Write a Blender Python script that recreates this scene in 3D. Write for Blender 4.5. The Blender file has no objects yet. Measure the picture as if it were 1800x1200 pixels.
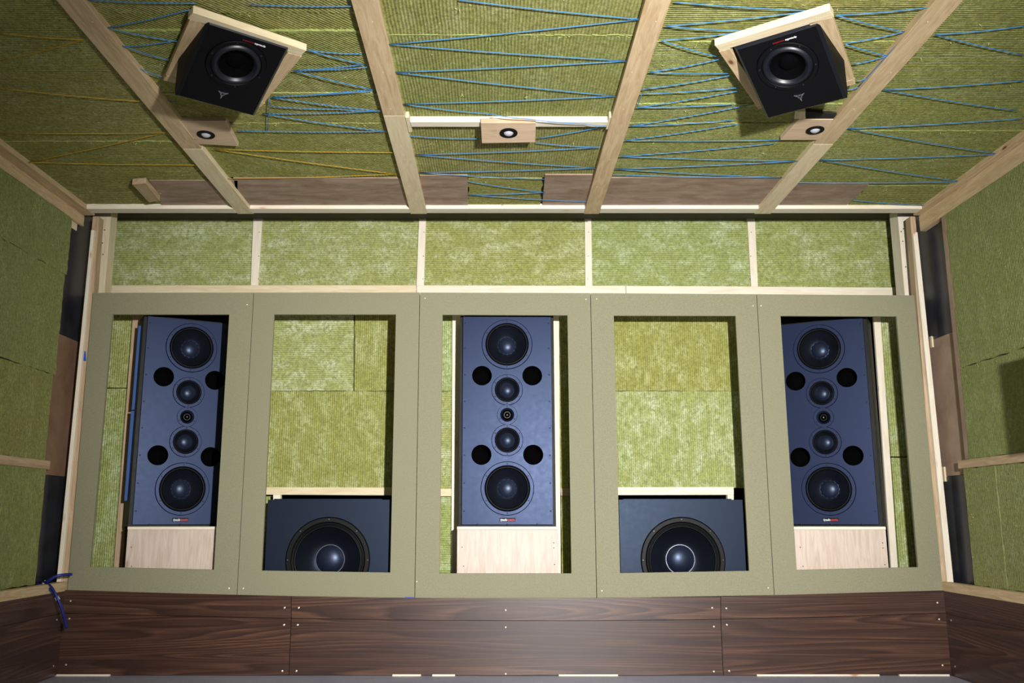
import bpy, bmesh, math, random
from mathutils import Vector, Matrix
random.seed(7)
SC = bpy.context.scene
COL = SC.collection
F = 1586.0; TH = math.radians(11.06); CT, ST = math.cos(TH), math.sin(TH); CX = 872.0
ZC = 0.878                       # camera height above the floor; floor is z = 0

# ---------- surveying helpers: photo point -> point on a real plane of the room ----------
def ray(u, v):
    x = (u-CX)/F; y = (600-v)/F
    return Vector((x, CT-y*ST, ST+y*CT))
def PY(u, v, Y):
    d = ray(u, v); d = d*(Y/d.y); return Vector((d.x, d.y, d.z+ZC))
def PZ(u, v, z):
    d = ray(u, v); d = d*(z/d.z); return Vector((d.x, d.y, z+ZC))
def PX(u, v, X):
    d = ray(u, v); d = d*(X/d.x); return Vector((d.x, d.y, d.z+ZC))
def T(v):
    d = ray(CX, v); return d.z/d.y

# ---------- materials ----------
def lin(c):
    def g(x):
        x /= 255.0
        return x/12.92 if x <= 0.04045 else ((x+0.055)/1.055)**2.4
    return (g(c[0]), g(c[1]), g(c[2]), 1.0)
class NT:
    def __init__(s, name):
        s.m = bpy.data.materials.new(name); s.m.use_nodes = True
        s.t = s.m.node_tree; s.b = s.t.nodes['Principled BSDF']
    def n(s, kind, **k):
        o = s.t.nodes.new(kind)
        for a, v in k.items():
            if a in o.inputs: o.inputs[a].default_value = v
            else: setattr(o, a, v)
        return o
    def l(s, a, b): s.t.links.new(a, b)
    def ramp(s, fac, stops):
        r = s.n('ShaderNodeValToRGB'); e = r.color_ramp.elements
        while len(e) < len(stops): e.new(0.5)
        for i, (p, c) in enumerate(stops): e[i].position = p; e[i].color = c
        s.l(fac, r.inputs['Fac']); return r.outputs['Color']
    def mix(s, fac, a, b, mode='MIX'):
        m = s.n('ShaderNodeMix', data_type='RGBA', blend_type=mode)
        for sock, v in ((m.inputs[0], fac), (m.inputs[6], a), (m.inputs[7], b)):
            if hasattr(v, 'is_output'): s.l(v, sock)
            else: sock.default_value = v
        return m.outputs[2]
    def uv(s, sx=1, sy=1, rnd=True):
        t = s.n('ShaderNodeTexCoord'); mp = s.n('ShaderNodeMapping')
        mp.inputs['Scale'].default_value = (sx, sy, 1)
        s.l(t.outputs['UV'], mp.inputs['Vector'])
        if rnd:
            oi = s.n('ShaderNodeObjectInfo'); mu = s.n('ShaderNodeMath', operation='MULTIPLY'); mu.inputs[1].default_value = 37.0
            s.l(oi.outputs['Random'], mu.inputs[0])
            cb = s.n('ShaderNodeCombineXYZ'); s.l(mu.outputs[0], cb.inputs[0]); s.l(mu.outputs[0], cb.inputs[1]); s.l(mu.outputs[0], cb.inputs[2])
            s.l(cb.outputs[0], mp.inputs['Location'])
        return mp.outputs['Vector']
    def noise(s, vec, scale, detail=4, rough=0.55, dist=0):
        n = s.n('ShaderNodeTexNoise'); n.inputs['Scale'].default_value = scale; n.inputs['Detail'].default_value = detail
        n.inputs['Roughness'].default_value = rough; n.inputs['Distortion'].default_value = dist
        s.l(vec, n.inputs['Vector']); return n.outputs['Fac']
    def bump(s, h, strength, dist):
        b = s.n('ShaderNodeBump'); b.inputs['Strength'].default_value = strength; b.inputs['Distance'].default_value = dist
        s.l(h, b.inputs['Height']); s.l(b.outputs['Normal'], s.b.inputs['Normal'])
    def math(s, op, a, b):
        m = s.n('ShaderNodeMath', operation=op)
        for i, v in enumerate((a, b)):
            if hasattr(v, 'is_output'): s.l(v, m.inputs[i])
            else: m.inputs[i].default_value = v
        return m.outputs[0]

def flat(name, rgb, rough=0.6, metal=0, spec=0.5, tint=None):
    k = NT(name)
    if tint: k.b.inputs['Specular Tint'].default_value = tint
    k.b.inputs['Base Color'].default_value = lin(rgb)
    k.b.inputs['Roughness'].default_value = rough; k.b.inputs['Metallic'].default_value = metal
    k.b.inputs['Specular IOR Level'].default_value = spec
    v = k.uv(1, 1); k.l(k.ramp(k.noise(v, 30, 3), [(0, (rough*.88,)*3+(1,)), (1, (min(1, rough*1.1),)*3+(1,))]), k.b.inputs['Roughness'])
    return k.m

def wool(name, dark, base, pale, patch=0.5, rib=1.0, period=0.0138):
    k = NT(name); uv = k.uv(1, 1)
    t = k.n('ShaderNodeTexCoord'); sp = k.n('ShaderNodeSeparateXYZ'); k.l(t.outputs['UV'], sp.inputs[0])
    # wavy ribs: across coordinate distorted by noise
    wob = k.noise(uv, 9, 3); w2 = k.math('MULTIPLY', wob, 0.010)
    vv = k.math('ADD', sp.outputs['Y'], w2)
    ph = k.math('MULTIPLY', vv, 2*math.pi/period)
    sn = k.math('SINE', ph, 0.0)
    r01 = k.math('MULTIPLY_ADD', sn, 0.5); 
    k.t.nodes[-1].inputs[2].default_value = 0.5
    str_n = k.noise(k.uv(6, 60), 1.6, 5, .7)       # fibre streaks along the ribs
    fib = k.noise(uv, 150, 5, .85)
    big = k.noise(k.uv(1.0, 1.7), 6.5, 5, .68, .3)
    sml = k.noise(uv, 48, 6, .75, .5)
    c = k.mix(k.ramp(sml, [(0.3, (0,0,0,1)), (0.72, (1,1,1,1))]), lin(dark), lin(base))
    pf = k.math('MULTIPLY', k.ramp(big, [(0.46, (0,0,0,1)), (0.68, (1,1,1,1))]), k.ramp(sml, [(0.35, (0,0,0,1)), (0.62, (1,1,1,1))]))
    pf = k.math('MULTIPLY', pf, patch)
    c = k.mix(pf, c, lin(pale))
    oi = k.n('ShaderNodeObjectInfo')
    tint = k.ramp(oi.outputs['Random'], [(0, (1.0, .97, .84, 1)), (0.5, (.93, 1, .93, 1)), (1, (1.05, 1.02, 1.02, 1))])
    c = k.mix(1.0, c, tint, 'MULTIPLY')
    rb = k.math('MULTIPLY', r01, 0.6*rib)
    g = k.mix(rb, c, k.mix(1.0, c, (1.75, 1.7, 1.5, 1), 'MULTIPLY'))  # crests lightened against the grooves, so groove shade sits in the colour
    g = k.mix(k.ramp(fib, [(0.34, (0.8,)*3+(1,)), (0.52, (0,0,0,1))]), g, lin([int(x*.8) for x in dark]))
    k.l(g, k.b.inputs['Base Color'])
    k.b.inputs['Roughness'].default_value = 0.95; k.b.inputs['Specular IOR Level'].default_value = 0.12
    h = k.math('ADD', k.math('MULTIPLY', r01, 0.8*rib), k.math('MULTIPLY', fib, 0.7))
    h = k.math('ADD', h, k.math('MULTIPLY', sml, 1.1))
    k.bump(h, 0.75, 0.0045)
    return k.m

def pine(name, a, b, knot=(150, 90, 50), rough=.62):
    k = NT(name); v = k.uv(1.0, 9)
    gr = k.noise(v, 4.5, 5, .6, 1.2)
    fine = k.noise(k.uv(3, 260), 1.4, 2)
    c = k.mix(k.ramp(gr, [(0.34, (0,0,0,1)), (0.62, (1,1,1,1))]), lin(a), lin(b))
    c = k.mix(k.math('MULTIPLY', fine, .22), c, lin(knot))
    vo = k.n('ShaderNodeTexVoronoi'); vo.inputs['Scale'].default_value = 3.2
    k.l(k.uv(1.0, 2.2), vo.inputs['Vector'])
    kn = k.ramp(vo.outputs['Distance'], [(0.045, (1,1,1,1)), (0.075, (.35,.35,.35,1)), (0.12, (0,0,0,1))])
    c = k.mix(kn, c, lin(knot)); k.l(c, k.b.inputs['Base Color'])
    k.b.inputs['Roughness'].default_value = rough
    k.bump(gr, .25, .001)
    return k.m

def mdf(name, a, b):
    k = NT(name); v = k.uv(1, 1)
    c = k.mix(k.ramp(k.noise(v, 200, 4, .85), [(0.32, (0,0,0,1)), (0.68, (1,1,1,1))]), lin(a), lin(b))
    c = k.mix(k.math('MULTIPLY', k.noise(v, 5, 4), .35), c, lin([int(x*.93) for x in b]))
    k.l(c, k.b.inputs['Base Color']); k.b.inputs['Roughness'].default_value = .72; k.b.inputs['Specular IOR Level'].default_value = .3
    return k.m

def walnut(name):
    k = NT(name); v = k.uv(.2, 4.2)
    n = k.noise(v, 1.2, 1.8, .45, .25)
    rings = k.math('FRACT', k.math('MULTIPLY', n, 26.0), 0.0)
    ring = k.ramp(rings, [(0, (0,0,0,1)), (.5, (.45,.45,.45,1)), (.85, (1,1,1,1)), (1, (.15,.15,.15,1))])
    fine = k.noise(k.uv(1.6, 150), 1.5, 4, .7)
    wide = k.noise(k.uv(.35, 7), 1.7, 4, .6)
    c = k.mix(k.math('MULTIPLY', ring, .8), lin((60, 36, 28)), lin((124, 86, 64)))
    c = k.mix(k.ramp(fine, [(.35, (.75,.75,.75,1)), (.62, (0,0,0,1))]), c, lin((38, 22, 18)))
    c = k.mix(k.ramp(wide, [(.35, (.8,.8,.8,1)), (.62, (0,0,0,1))]), c, lin((50, 30, 25)))
    k.l(c, k.b.inputs['Base Color']); k.b.inputs['Roughness'].default_value = .34; k.b.inputs['Specular IOR Level'].default_value = .55
    k.bump(fine, .1, .0005)
    return k.m

def board(name, a, b, sc=6, rough=.7, streak=(1, 1)):
    k = NT(name); v = k.uv(*streak)
    n = k.noise(v, sc, 6, .65, .5)
    c = k.mix(k.ramp(n, [(.32, (0,0,0,1)), (.7, (1,1,1,1))]), lin(a), lin(b))
    k.l(c, k.b.inputs['Base Color']); k.b.inputs['Roughness'].default_value = rough
    k.bump(n, .15, .002)
    return k.m

M = {}
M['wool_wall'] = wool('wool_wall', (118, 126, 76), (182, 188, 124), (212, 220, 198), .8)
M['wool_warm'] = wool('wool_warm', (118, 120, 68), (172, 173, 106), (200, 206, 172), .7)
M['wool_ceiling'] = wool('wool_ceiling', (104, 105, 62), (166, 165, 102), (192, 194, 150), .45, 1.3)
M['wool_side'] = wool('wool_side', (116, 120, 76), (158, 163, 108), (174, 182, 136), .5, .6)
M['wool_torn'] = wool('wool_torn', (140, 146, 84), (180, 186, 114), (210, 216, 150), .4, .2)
M['pine'] = pine('pine', (222, 205, 165), (236, 224, 190), (165, 105, 62))
M['pine_rafter'] = pine('pine_rafter', (196, 168, 128), (222, 198, 158), (120, 76, 46))
M['pine_white'] = pine('pine_white', (232, 222, 196), (244, 238, 220), (190, 140, 100))
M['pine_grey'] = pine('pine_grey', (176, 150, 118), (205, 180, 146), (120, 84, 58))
M['ply'] = pine('ply', (198, 178, 162), (216, 200, 186), (182, 152, 132), .5)
M['ply_warm'] = pine('ply_warm', (196, 170, 140), (214, 190, 160), (150, 110, 80), .55)
M['mdf'] = mdf('mdf_green', (116, 113, 88), (152, 149, 122))
M['mdf_edge'] = board('mdf_core', (112, 106, 78), (126, 120, 90), 60)
M['walnut'] = walnut('walnut')
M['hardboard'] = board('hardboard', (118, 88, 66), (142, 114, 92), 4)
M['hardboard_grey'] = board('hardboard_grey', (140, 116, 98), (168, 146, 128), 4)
M['ceil_board'] = board('ceil_board', (132, 106, 86), (178, 156, 138), 5, .6, (1, 3))
M['membrane'] = board('membrane', (20, 22, 32), (40, 44, 58), 3.5, .33, (1.6, .7))
M['dark_timber'] = board('dark_timber', (44, 32, 18), (62, 46, 28), 6, .8)
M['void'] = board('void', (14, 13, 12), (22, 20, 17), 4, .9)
M['concrete'] = board('floor_sheet', (150, 150, 168), (172, 172, 188), 3, .45)
M['plaster'] = board('plaster', (70, 66, 58), (84, 80, 70), 3, .9)
M['baffle'] = flat('baffle_blue', (27, 33, 58), .42, 0, .45, (.46, .6, 1.0, 1))
M['cab'] = flat('cabinet_black', (7, 7, 9), .55, 0, .25)
M['rubber'] = flat('rubber', (6, 7, 9), .5, 0, .2)
M['cone'] = flat('cone', (13, 14, 19), .42, 0, .5, (.5, .65, 1.0, 1))
M['cap'] = flat('cap', (24, 29, 46), .38, 0, .6, (.55, .7, 1.0, 1))
M['hole'] = flat('port_black', (2, 2, 3), .9, 0, .05)
M['subbaf'] = flat('sub_baffle', (17, 20, 32), .46, 0, .42, (.5, .68, 1.0, 1))
M['ash'] = flat('ash_black', (6, 6, 8), .55, 0, .16)
M['ash_edge'] = flat('ash_edge', (13, 15, 24), .4)
M['chrome'] = flat('chrome', (170, 172, 180), .25, .9)
M['dome'] = flat('tweeter_dome', (178, 176, 184), .35)
M['screw'] = flat('screw_zinc', (226, 220, 196), .3, .6)
M['screw_dark'] = flat('screw_dark', (12, 13, 20), .5)
M['txt_w'] = flat('text_white', (235, 235, 240), .5)
M['txt_r'] = flat('text_red', (200, 40, 46), .5)
M['txt_dr'] = flat('text_dark_red', (120, 16, 22), .5)
M['blue_string'] = flat('blue_string', (58, 128, 188), .6)
M['yellow_string'] = flat('yellow_string', (198, 150, 20), .6)
M['cable'] = flat('cable_blue', (28, 40, 120), .4)
M['tape_blue'] = flat('tape_blue', (16, 76, 190), .45)
M['film'] = flat('blue_board', (62, 96, 158), .5)
M['tag'] = flat('cable_tag', (210, 228, 240), .5)
M['tuft'] = flat('tuft', (160, 166, 108), .95)

# ---------- object helpers ----------
def link(name, bm, mat, parent=None, axis=None, smooth=False, bevel=0):
    me = bpy.data.meshes.new(name)
    if not smooth: bmesh.ops.recalc_face_normals(bm, faces=bm.faces)
    if bevel:
        es = [e for e in bm.edges if len(e.link_faces) == 2 and e.calc_face_angle(0) > .5]
        bmesh.ops.bevel(bm, geom=es, offset=bevel, segments=1, affect='EDGES', profile=.5)
    ax = (axis or Vector((1, 0, 0))).normalized()
    uvl = bm.loops.layers.uv.new('UVMap')
    bm.normal_update()
    for f in bm.faces:
        n = f.normal; w = ax.cross(n)
        if w.length < .3: a2 = ax.orthogonal().normalized(); w = n.cross(a2); base = a2
        else: w.normalize(); base = ax
        if w.dot(Vector((.6, .7, .5))) < 0: w = -w
        for lp in f.loops:
            lp[uvl].uv = (lp.vert.co.dot(base), lp.vert.co.dot(w))
    bm.to_mesh(me); bm.free()
    if smooth:
        for p in me.polygons: p.use_smooth = True
    me.materials.append(M[mat] if isinstance(mat, str) else mat)
    o = bpy.data.objects.new(name, me); COL.objects.link(o)
    if parent: o.parent = parent
    return o
def tag(o, label=None, cat=None, group=None, kind=None):
    if label: o['label'] = label
    if cat: o['category'] = cat
    if group: o['group'] = group
    if kind: o['kind'] = kind
    return o
def empty(name, loc=(0, 0, 0), rot=(0, 0, 0), **k):
    o = bpy.data.objects.new(name, None); COL.objects.link(o); o.location = loc; o.rotation_euler = rot
    o.empty_display_size = .1
    return tag(o, **k) if k else o
def prism_bm(pts, vec, bm=None):
    bm = bm or bmesh.new(); vec = Vector(vec)
    a = [bm.verts.new(p) for p in pts]; b = [bm.verts.new(Vector(p)+vec) for p in pts]
    bm.faces.new(a); bm.faces.new(b[::-1]); n = len(a)
    for i in range(n): bm.faces.new((a[i], b[i], b[(i+1) % n], a[(i+1) % n]))
    return bm
def box_bm(x0, y0, z0, x1, y1, z1, bm=None):
    return prism_bm([(x0, y0, z0), (x1, y0, z0), (x1, y0, z1), (x0, y0, z1)], (0, y1-y0, 0), bm)
def prism(name, pts, vec, mat, parent=None, axis=None, bevel=.0015):
    if axis is None:
        P = [Vector(p) for p in pts]
        e = max(((P[(i+1) % len(P)]-P[i]) for i in range(len(P))), key=lambda q: q.length); axis = e
    return link(name, prism_bm(pts, vec), mat, parent, axis, bevel=bevel)
def box(name, x0, y0, z0, x1, y1, z1, mat, parent=None, axis=None, bevel=.0015):
    d = [x1-x0, y1-y0, z1-z0]; i = d.index(max(d)); a = Vector([1.0 if j == i else 0 for j in range(3)])
    return link(name, box_bm(x0, y0, z0, x1, y1, z1), mat, parent, axis or a, bevel=bevel)
def holed(outer, holes, vec, bm=None):
    """flat plate with real through-holes; outer / holes = lists of points in one plane"""
    bm = bm or bmesh.new(); es = []
    for loop in [outer]+holes:
        vs = [bm.verts.new(p) for p in loop]
        for i in range(len(vs)): es.append(bm.edges.new((vs[i], vs[(i+1) % len(vs)])))
    r = bmesh.ops.triangle_fill(bm, use_beauty=True, use_dissolve=False, edges=es)
    fs = [g for g in r['geom'] if isinstance(g, bmesh.types.BMFace)]
    e = bmesh.ops.extrude_face_region(bm, geom=fs)
    nv = [g for g in e['geom'] if isinstance(g, bmesh.types.BMVert)]
    bmesh.ops.translate(bm, verts=nv, vec=Vector(vec))
    # extrude_face_region keeps the first face as the back cap
    return bm
def jag(pts, step=.03, amp=.004, drop=None):
    """roughen a polygon outline the way torn mineral wool is rough"""
    out = []
    for i in range(len(pts)):
        a, b = Vector(pts[i]), Vector(pts[(i+1) % len(pts)]); L = (b-a).length; n = max(1, int(L/step))
        for k in range(n):
            p = a.lerp(b, k/n)
            if k: p = p+Vector([random.uniform(-amp, amp) if abs(c) > -1 and drop != j else 0 for j, c in enumerate(p)])
            out.append(p)
    return out
def slab(pts, vec, mat, rib_axis, label, group, jagged=.004, name='mineral_wool_batt'):
    v = Vector(vec); drop = max(range(3), key=lambda i: abs(v[i]))
    o = link(name, prism_bm(jag(pts, .035, jagged, drop), vec), mat, None, Vector(rib_axis))
    return tag(o, label, 'insulation', group)
def lathe_bm(prof, seg=40, cx=0, cz=0, bm=None, y0=0):
    """revolve (r, y) about the local y axis"""
    bm = bm or bmesh.new(); rings = []
    for r, y in prof:
        if r < 1e-6: rings.append([bm.verts.new((cx, y0+y, cz))])
        else: rings.append([bm.verts.new((cx+r*math.cos(2*math.pi*i/seg), y0+y, cz+r*math.sin(2*math.pi*i/seg))) for i in range(seg)])
    for A, B in zip(rings, rings[1:]):
        for i in range(seg):
            j = (i+1) % seg
            if len(A) == 1: bm.faces.new((A[0], B[j], B[i]))
            elif len(B) == 1: bm.faces.new((A[i], A[j], B[0]))
            else: bm.faces.new((A[i], A[j], B[j], B[i]))
    return bm
def arc(r0, y0, r1, y1, h, n=6):
    """half roll between two radii, bulging by h towards the front (-y)"""
    return [(r0+(r1-r0)*k/n, y0+(y1-y0)*k/n-h*math.sin(math.pi*k/n)) for k in range(n+1)]
def tube(name, pts, r, mat, parent=None, seg=7):
    bm = bmesh.new(); tube_bm(bm, pts, r, seg); return link(name, bm, mat, parent, smooth=True)
def tube_bm(bm, pts, r, seg=6):
    pts = [Vector(p) for p in pts]; prev = None
    for i, p in enumerate(pts):
        d = (pts[min(i+1, len(pts)-1)]-pts[max(i-1, 0)])
        if d.length < 1e-6: d = Vector((1, 0, 0))
        d.normalize(); a = d.cross(Vector((0, .13, 1))).normalized(); b = d.cross(a)
        ring = [bm.verts.new(p+(a*math.cos(2*math.pi*k/seg)+b*math.sin(2*math.pi*k/seg))*r) for k in range(seg)]
        if prev:
            for k in range(seg): bm.faces.new((prev[k], prev[(k+1) % seg], ring[(k+1) % seg], ring[k]))
        else: bm.faces.new(ring[::-1])
        prev = ring
    bm.faces.new(prev)
def screw(parent, p, nrm, r=.0042, mat='screw'):
    n = Vector(nrm).normalized(); bm = bmesh.new(); a = n.orthogonal().normalized(); b = n.cross(a); p = Vector(p)
    rings = [[bm.verts.new(p+n*h+(a*math.cos(k*math.pi/5)+b*math.sin(k*math.pi/5))*rr) for k in range(10)] for rr, h in ((r, -.002), (r, .0008), (r*.55, .0016), (r*.4, .0006))]
    for A, B in zip(rings, rings[1:]):
        for k in range(10): bm.faces.new((A[k], A[(k+1) % 10], B[(k+1) % 10], B[k]))
    bm.faces.new(rings[-1]); bm.faces.new(rings[0][::-1])
    return link('screw', bm, mat, parent)
def children(o): return [c for c in bpy.data.objects if c.parent == o]
def copy_tree(o, parent=None):
    c = o.copy(); COL.objects.link(c); c.parent = parent
    for ch in children(o): copy_tree(ch, c)
    return c
def text(name, s, size, mat, parent, loc, rot, ext=.0004):
    cu = bpy.data.curves.new(name, 'FONT'); cu.body = s; cu.size = size; cu.extrude = ext; cu.align_x = 'LEFT'; cu.offset = size*.012
    o = bpy.data.objects.new(name, cu); COL.objects.link(o)
    bpy.context.view_layer.update()
    me = bpy.data.meshes.new_from_object(o.evaluated_get(bpy.context.evaluated_depsgraph_get()))
    w = max(v.co.x for v in me.vertices)-min(v.co.x for v in me.vertices)
    bpy.data.objects.remove(o); me.materials.clear(); me.materials.append(M[mat])
    q = bpy.data.objects.new(name, me); COL.objects.link(q); q.parent = parent; q.location = loc; q.rotation_euler = rot
    return q, w

# =====================================================================================
# SHELL
# =====================================================================================
def struct(o): o['kind'] = 'structure'; return o
YF = 5.40        # front of the green MDF facing
YW = 5.79        # studs and wool behind it
ZB = 1.86+ZC     # underside of the ceiling battens
ZW = 1.887+ZC    # underside of the ceiling wool
struct(box('floor', -2.9, -3.0, -.12, 3.02, 6.3, 0, 'concrete', bevel=0))
struct(box('ceiling', -2.9, -3.0, 2.02+ZC, 3.02, 6.3, 2.12+ZC, 'plaster', bevel=0))
struct(box('wall_left', -2.90, -3.0, 0, -2.76, 6.3, 2.02+ZC, 'void', bevel=0))
struct(box('wall_right', 2.88, -3.0, 0, 3.02, 6.3, 2.02+ZC, 'void', bevel=0))
struct(box('wall_front', -2.76, 6.2, 0, 2.88, 6.3, 2.02+ZC, 'void', bevel=0))
struct(box('wall_back', -2.76, -3.1, 0, 2.88, -3.0, 2.02+ZC, 'plaster', bevel=0))
# low plinth wall that carries the cabinets behind the walnut
struct(box('wall_plinth', -2.45, 5.44, 0, 2.54, 6.15, -.60+ZC, 'dark_timber', bevel=0))

# =====================================================================================
# GREEN MDF FACING: five panels, each with its own opening
# =====================================================================================
mdf_px = [
 (((163,514.5),(446,514),(416.5,1046),(118,1037)), ((198,552.5),(403,552.5),(376,1001),(158,996))),
 (((446,514),(738,514),(729,1051),(416.5,1046)),   ((482,552.5),(696,552.5),(686,1006),(460,1002.5))),
 (((738,514),(1038,515),(1049,1051),(729,1051)),   ((778,553),(997.5,554),(1004.5,1007.5),(772.5,1007.5))),
 (((1038,515),(1330,517),(1361,1045.5),(1049,1051)), ((1079,554.5),(1293,555),(1317,1003),(1090,1007))),
 (((1330,517),(1607.5,519),(1658,1038),(1361,1045.5)), ((1372,555),(1576,556),(1614,996.5),(1400,1001.5))),
]
mdf_lab = ['far left green MDF panel framing the left monitor, left edge against the pine post',
 'second green MDF panel from left, framing yellow-green wool above a low subwoofer',
 'middle green MDF panel whose opening frames the central monitor speaker',
 'fourth green MDF panel from left, framing pale wool above the right low subwoofer',
 'far right green MDF panel framing the right monitor, right edge against the pine post']
mdf_screws = [[(434,535),(402,1034),(427,1034)], [(747.5-15,1022)], [(747,524),(1030,526)], [(1049,525),(1058,1038),(1324,537)], [(1338,537),(1351,1033)]]
for (o4, i4), lab, scr in zip(mdf_px, mdf_lab, mdf_screws):
    out = [PY(u, v, YF) for u, v in o4]
    out[0].x += .0018; out[3].x += .0018; out[1].x -= .0018; out[2].x -= .0018
    bm = holed(out, [[PY(u, v, YF) for u, v in i4]], (0, .018, 0))
    p = tag(link('mdf_panel', bm, 'mdf', None, Vector((1, 0, 0))), lab, 'panel', 'green MDF facing panels')
    for s in scr: screw(p, PY(*s, YF), (0, -1, 0), .0048)

# ---------- wool, studs and rails on the rear plane, seen through the openings and above ----------
def rearpoly(px, Y=YW): return [PY(u, v, Y) for u, v in px]
G_BAY = 'mineral wool slabs behind the openings'
def rw(px, mat, rib, label, Y=YW, g=G_BAY, j=.0016): slab([p for p in rearpoly(px, Y)], (0, .05, 0), mat, rib, label, g, j)
H, V = (1, 0, 0), (0, 0, 1)
rw([(150,545),(234,545),(222,681),(140,681)], 'wool_wall', V, 'upper strip of green mineral wool left of the left monitor')
rw([(140,683),(222,683),(206,1015),(128,1015)], 'wool_wall', V, 'lower strip of green mineral wool left of the left monitor')
rw([(455,540),(622,540),(621,686.7),(448,686.7)], 'wool_wall', H, 'pale green wool slab with level ribs, top left of the second opening')
rw([(624,540),(740,540),(738,686.7),(623,686.7)], 'wool_warm', V, 'narrow wool slab with upright ribs, top right of the second opening')
rw([(448,687.4),(738,687.4),(730,858),(440,858)], 'wool_warm', V, 'olive yellow wool slab with upright ribs above the left subwoofer')
rw([(440,872),(476,872),(471,1015),(432,1015)], 'wool_wall', V, 'thin strip of green wool left of the left subwoofer')
rw([(750,540),(795,540),(795,686.7),(746,686.7)], 'wool_wall', V, 'upper strip of wool left of the central monitor')
rw([(746,687.4),(795,687.4),(794,859),(742,859)], 'wool_wall', H, 'middle strip of pale wool left of the central monitor')
rw([(742,873),(794,873),(793,1018),(738,1018)], 'wool_wall', H, 'lowest strip of wool left of the central monitor')
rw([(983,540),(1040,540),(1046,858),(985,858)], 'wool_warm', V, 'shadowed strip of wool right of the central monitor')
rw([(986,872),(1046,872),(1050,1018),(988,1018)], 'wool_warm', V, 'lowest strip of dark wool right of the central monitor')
rw([(1040,540),(1320,540),(1326,686.7),(1046,686.7)], 'wool_warm', V, 'upper wool slab with upright ribs in the fourth opening')
rw([(1046,687.4),(1326,687.4),(1334,857),(1054,857)], 'wool_wall', V, 'pale mottled wool slab above the right subwoofer')
rw([(1546,545),(1640,545),(1656,802),(1567,802)], 'wool_wall', V, 'upper strip of wool right of the right monitor')
rw([(1567,804),(1656,804),(1672,1015),(1582,1015)], 'wool_wall', V, 'lower strip of wool right of the right monitor')
def rt(name, px, vec, mat, label, cat='timber', group='timber behind the openings', Y=YW-.015):
    return tag(prism(name, rearpoly(px, Y), vec, mat), label, cat, group)
rt('rail', [(450,856),(700,856.5),(700,870.5),(450,869)], (0, .06, 0), 'pine', 'level pine rail between wool and the left subwoofer')
rt('rail', [(1056,856),(1290,855.5),(1290,869.5),(1056,870)], (0, .06, 0), 'pine_white', 'level pale pine rail between wool and the right subwoofer')
rt('rail', [(744,859),(794,859),(794,872),(744,872)], (0, .06, 0), 'pine', 'short pine rail crossing wool left of the central monitor')
rt('rail', [(985,858),(1046,858),(1046,871),(986,871)], (0, .06, 0), 'pine_grey', 'short shaded rail crossing wool right of the central monitor')  # darker pine than the left piece, putting its shade into the colour
rt('wall_stud', [(795,545),(816,545),(812,1020),(793,1020)], (0, .09, 0), 'pine_white', 'upright white pine stud just left of the central monitor', group='studs beside the monitors', Y=YW-.03)
rt('wall_stud', [(969,545),(982.5,545),(986,1020),(971,1020)], (0, .09, 0), 'pine_white', 'upright white pine stud just right of the central monitor', group='studs beside the monitors', Y=YW-.03)
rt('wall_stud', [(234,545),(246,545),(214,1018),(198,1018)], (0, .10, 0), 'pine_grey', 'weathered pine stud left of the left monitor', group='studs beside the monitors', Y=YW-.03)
rt('wall_stud', [(1535,545),(1547,545),(1580,1018),(1568,1018)], (0, .022, 0), 'pine_white', 'leaning white pine stud right of the right monitor', group='studs beside the monitors', Y=YW-.03)
fs = rt('film_strip', [(243,572),(249,572),(236,720),(231,720)], (0, .03, 0), 'film', 'blue edged board beside the stud left of the left monitor, upper piece', 'board', 'blue edged boards', Y=5.60)
rt('film_strip', [(230,722),(236,722),(223,880),(218,880)], (0, .03, 0), 'film', 'blue edged board beside the stud left of the left monitor, lower piece', 'board', 'blue edged boards', Y=5.60)
rt('packer_block', [(480,869),(493,869),(493,878),(480,878)], (0, .04, 0), 'pine_white', 'small pale block on top left corner of left subwoofer', 'block', 'packers over the subwoofers', Y=5.66)
rt('packer_block', [(1279,869.5),(1290,869.5),(1290,880),(1279,880)], (0, .04, 0), 'pine_white', 'small pale block on top right corner of right subwoofer', 'block', 'packers over the subwoofers', Y=5.66)

# ---------- upper wall above the MDF ----------
YU = 5.95
YR = 5.46
G_UP = 'mineral wool slabs above the panels'
ups = [((158,355),(447,355),(441,512),(150,512)), ((460,355),(739,355),(733,512),(450,512)), ((748,355),(1029,355),(1030,512),(744,512)), ((1038,355),(1314,355),(1322,512),(1040,512)), ((1325,355),(1612,355),(1620,512),(1331,512))]
upl = ['wool slab at far left of the row above the green panels', 'second wool slab from left in the row above the green panels', 'middle wool slab of the row above the green panels', 'fourth wool slab from left in the row above the green panels', 'wool slab at far right of the row above the green panels']
for p, l in zip(ups, upl): rw(p, 'wool_wall', H, l, YU, G_UP)
for p, l in zip([((446,355),(463,355),(453,512),(440,512)), ((737.5,355),(750,355),(745,512),(731.5,512)), ((1027.5,355),(1039,355),(1041.5,512),(1029,512)), ((1312,355),(1326,355),(1333,512),(1321,512))],
    ['first upright stud from left in the wool row above the panels', 'second upright stud from left in the wool row above the panels', 'third upright stud from left in the wool row above the panels', 'fourth upright stud from left in the wool row above the panels']):
    s = tag(prism('upper_stud', rearpoly(p, YU-.02), (0, .09, 0), 'pine_white'), l, 'timber', 'upright studs above the panels')
    for v in (408, 450, 490): screw(s, PY((p[0][0]+p[1][0])/2-(v-430)*.02+1, v, YU-.02), (0, -1, 0), .003, 'screw_dark')
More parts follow.
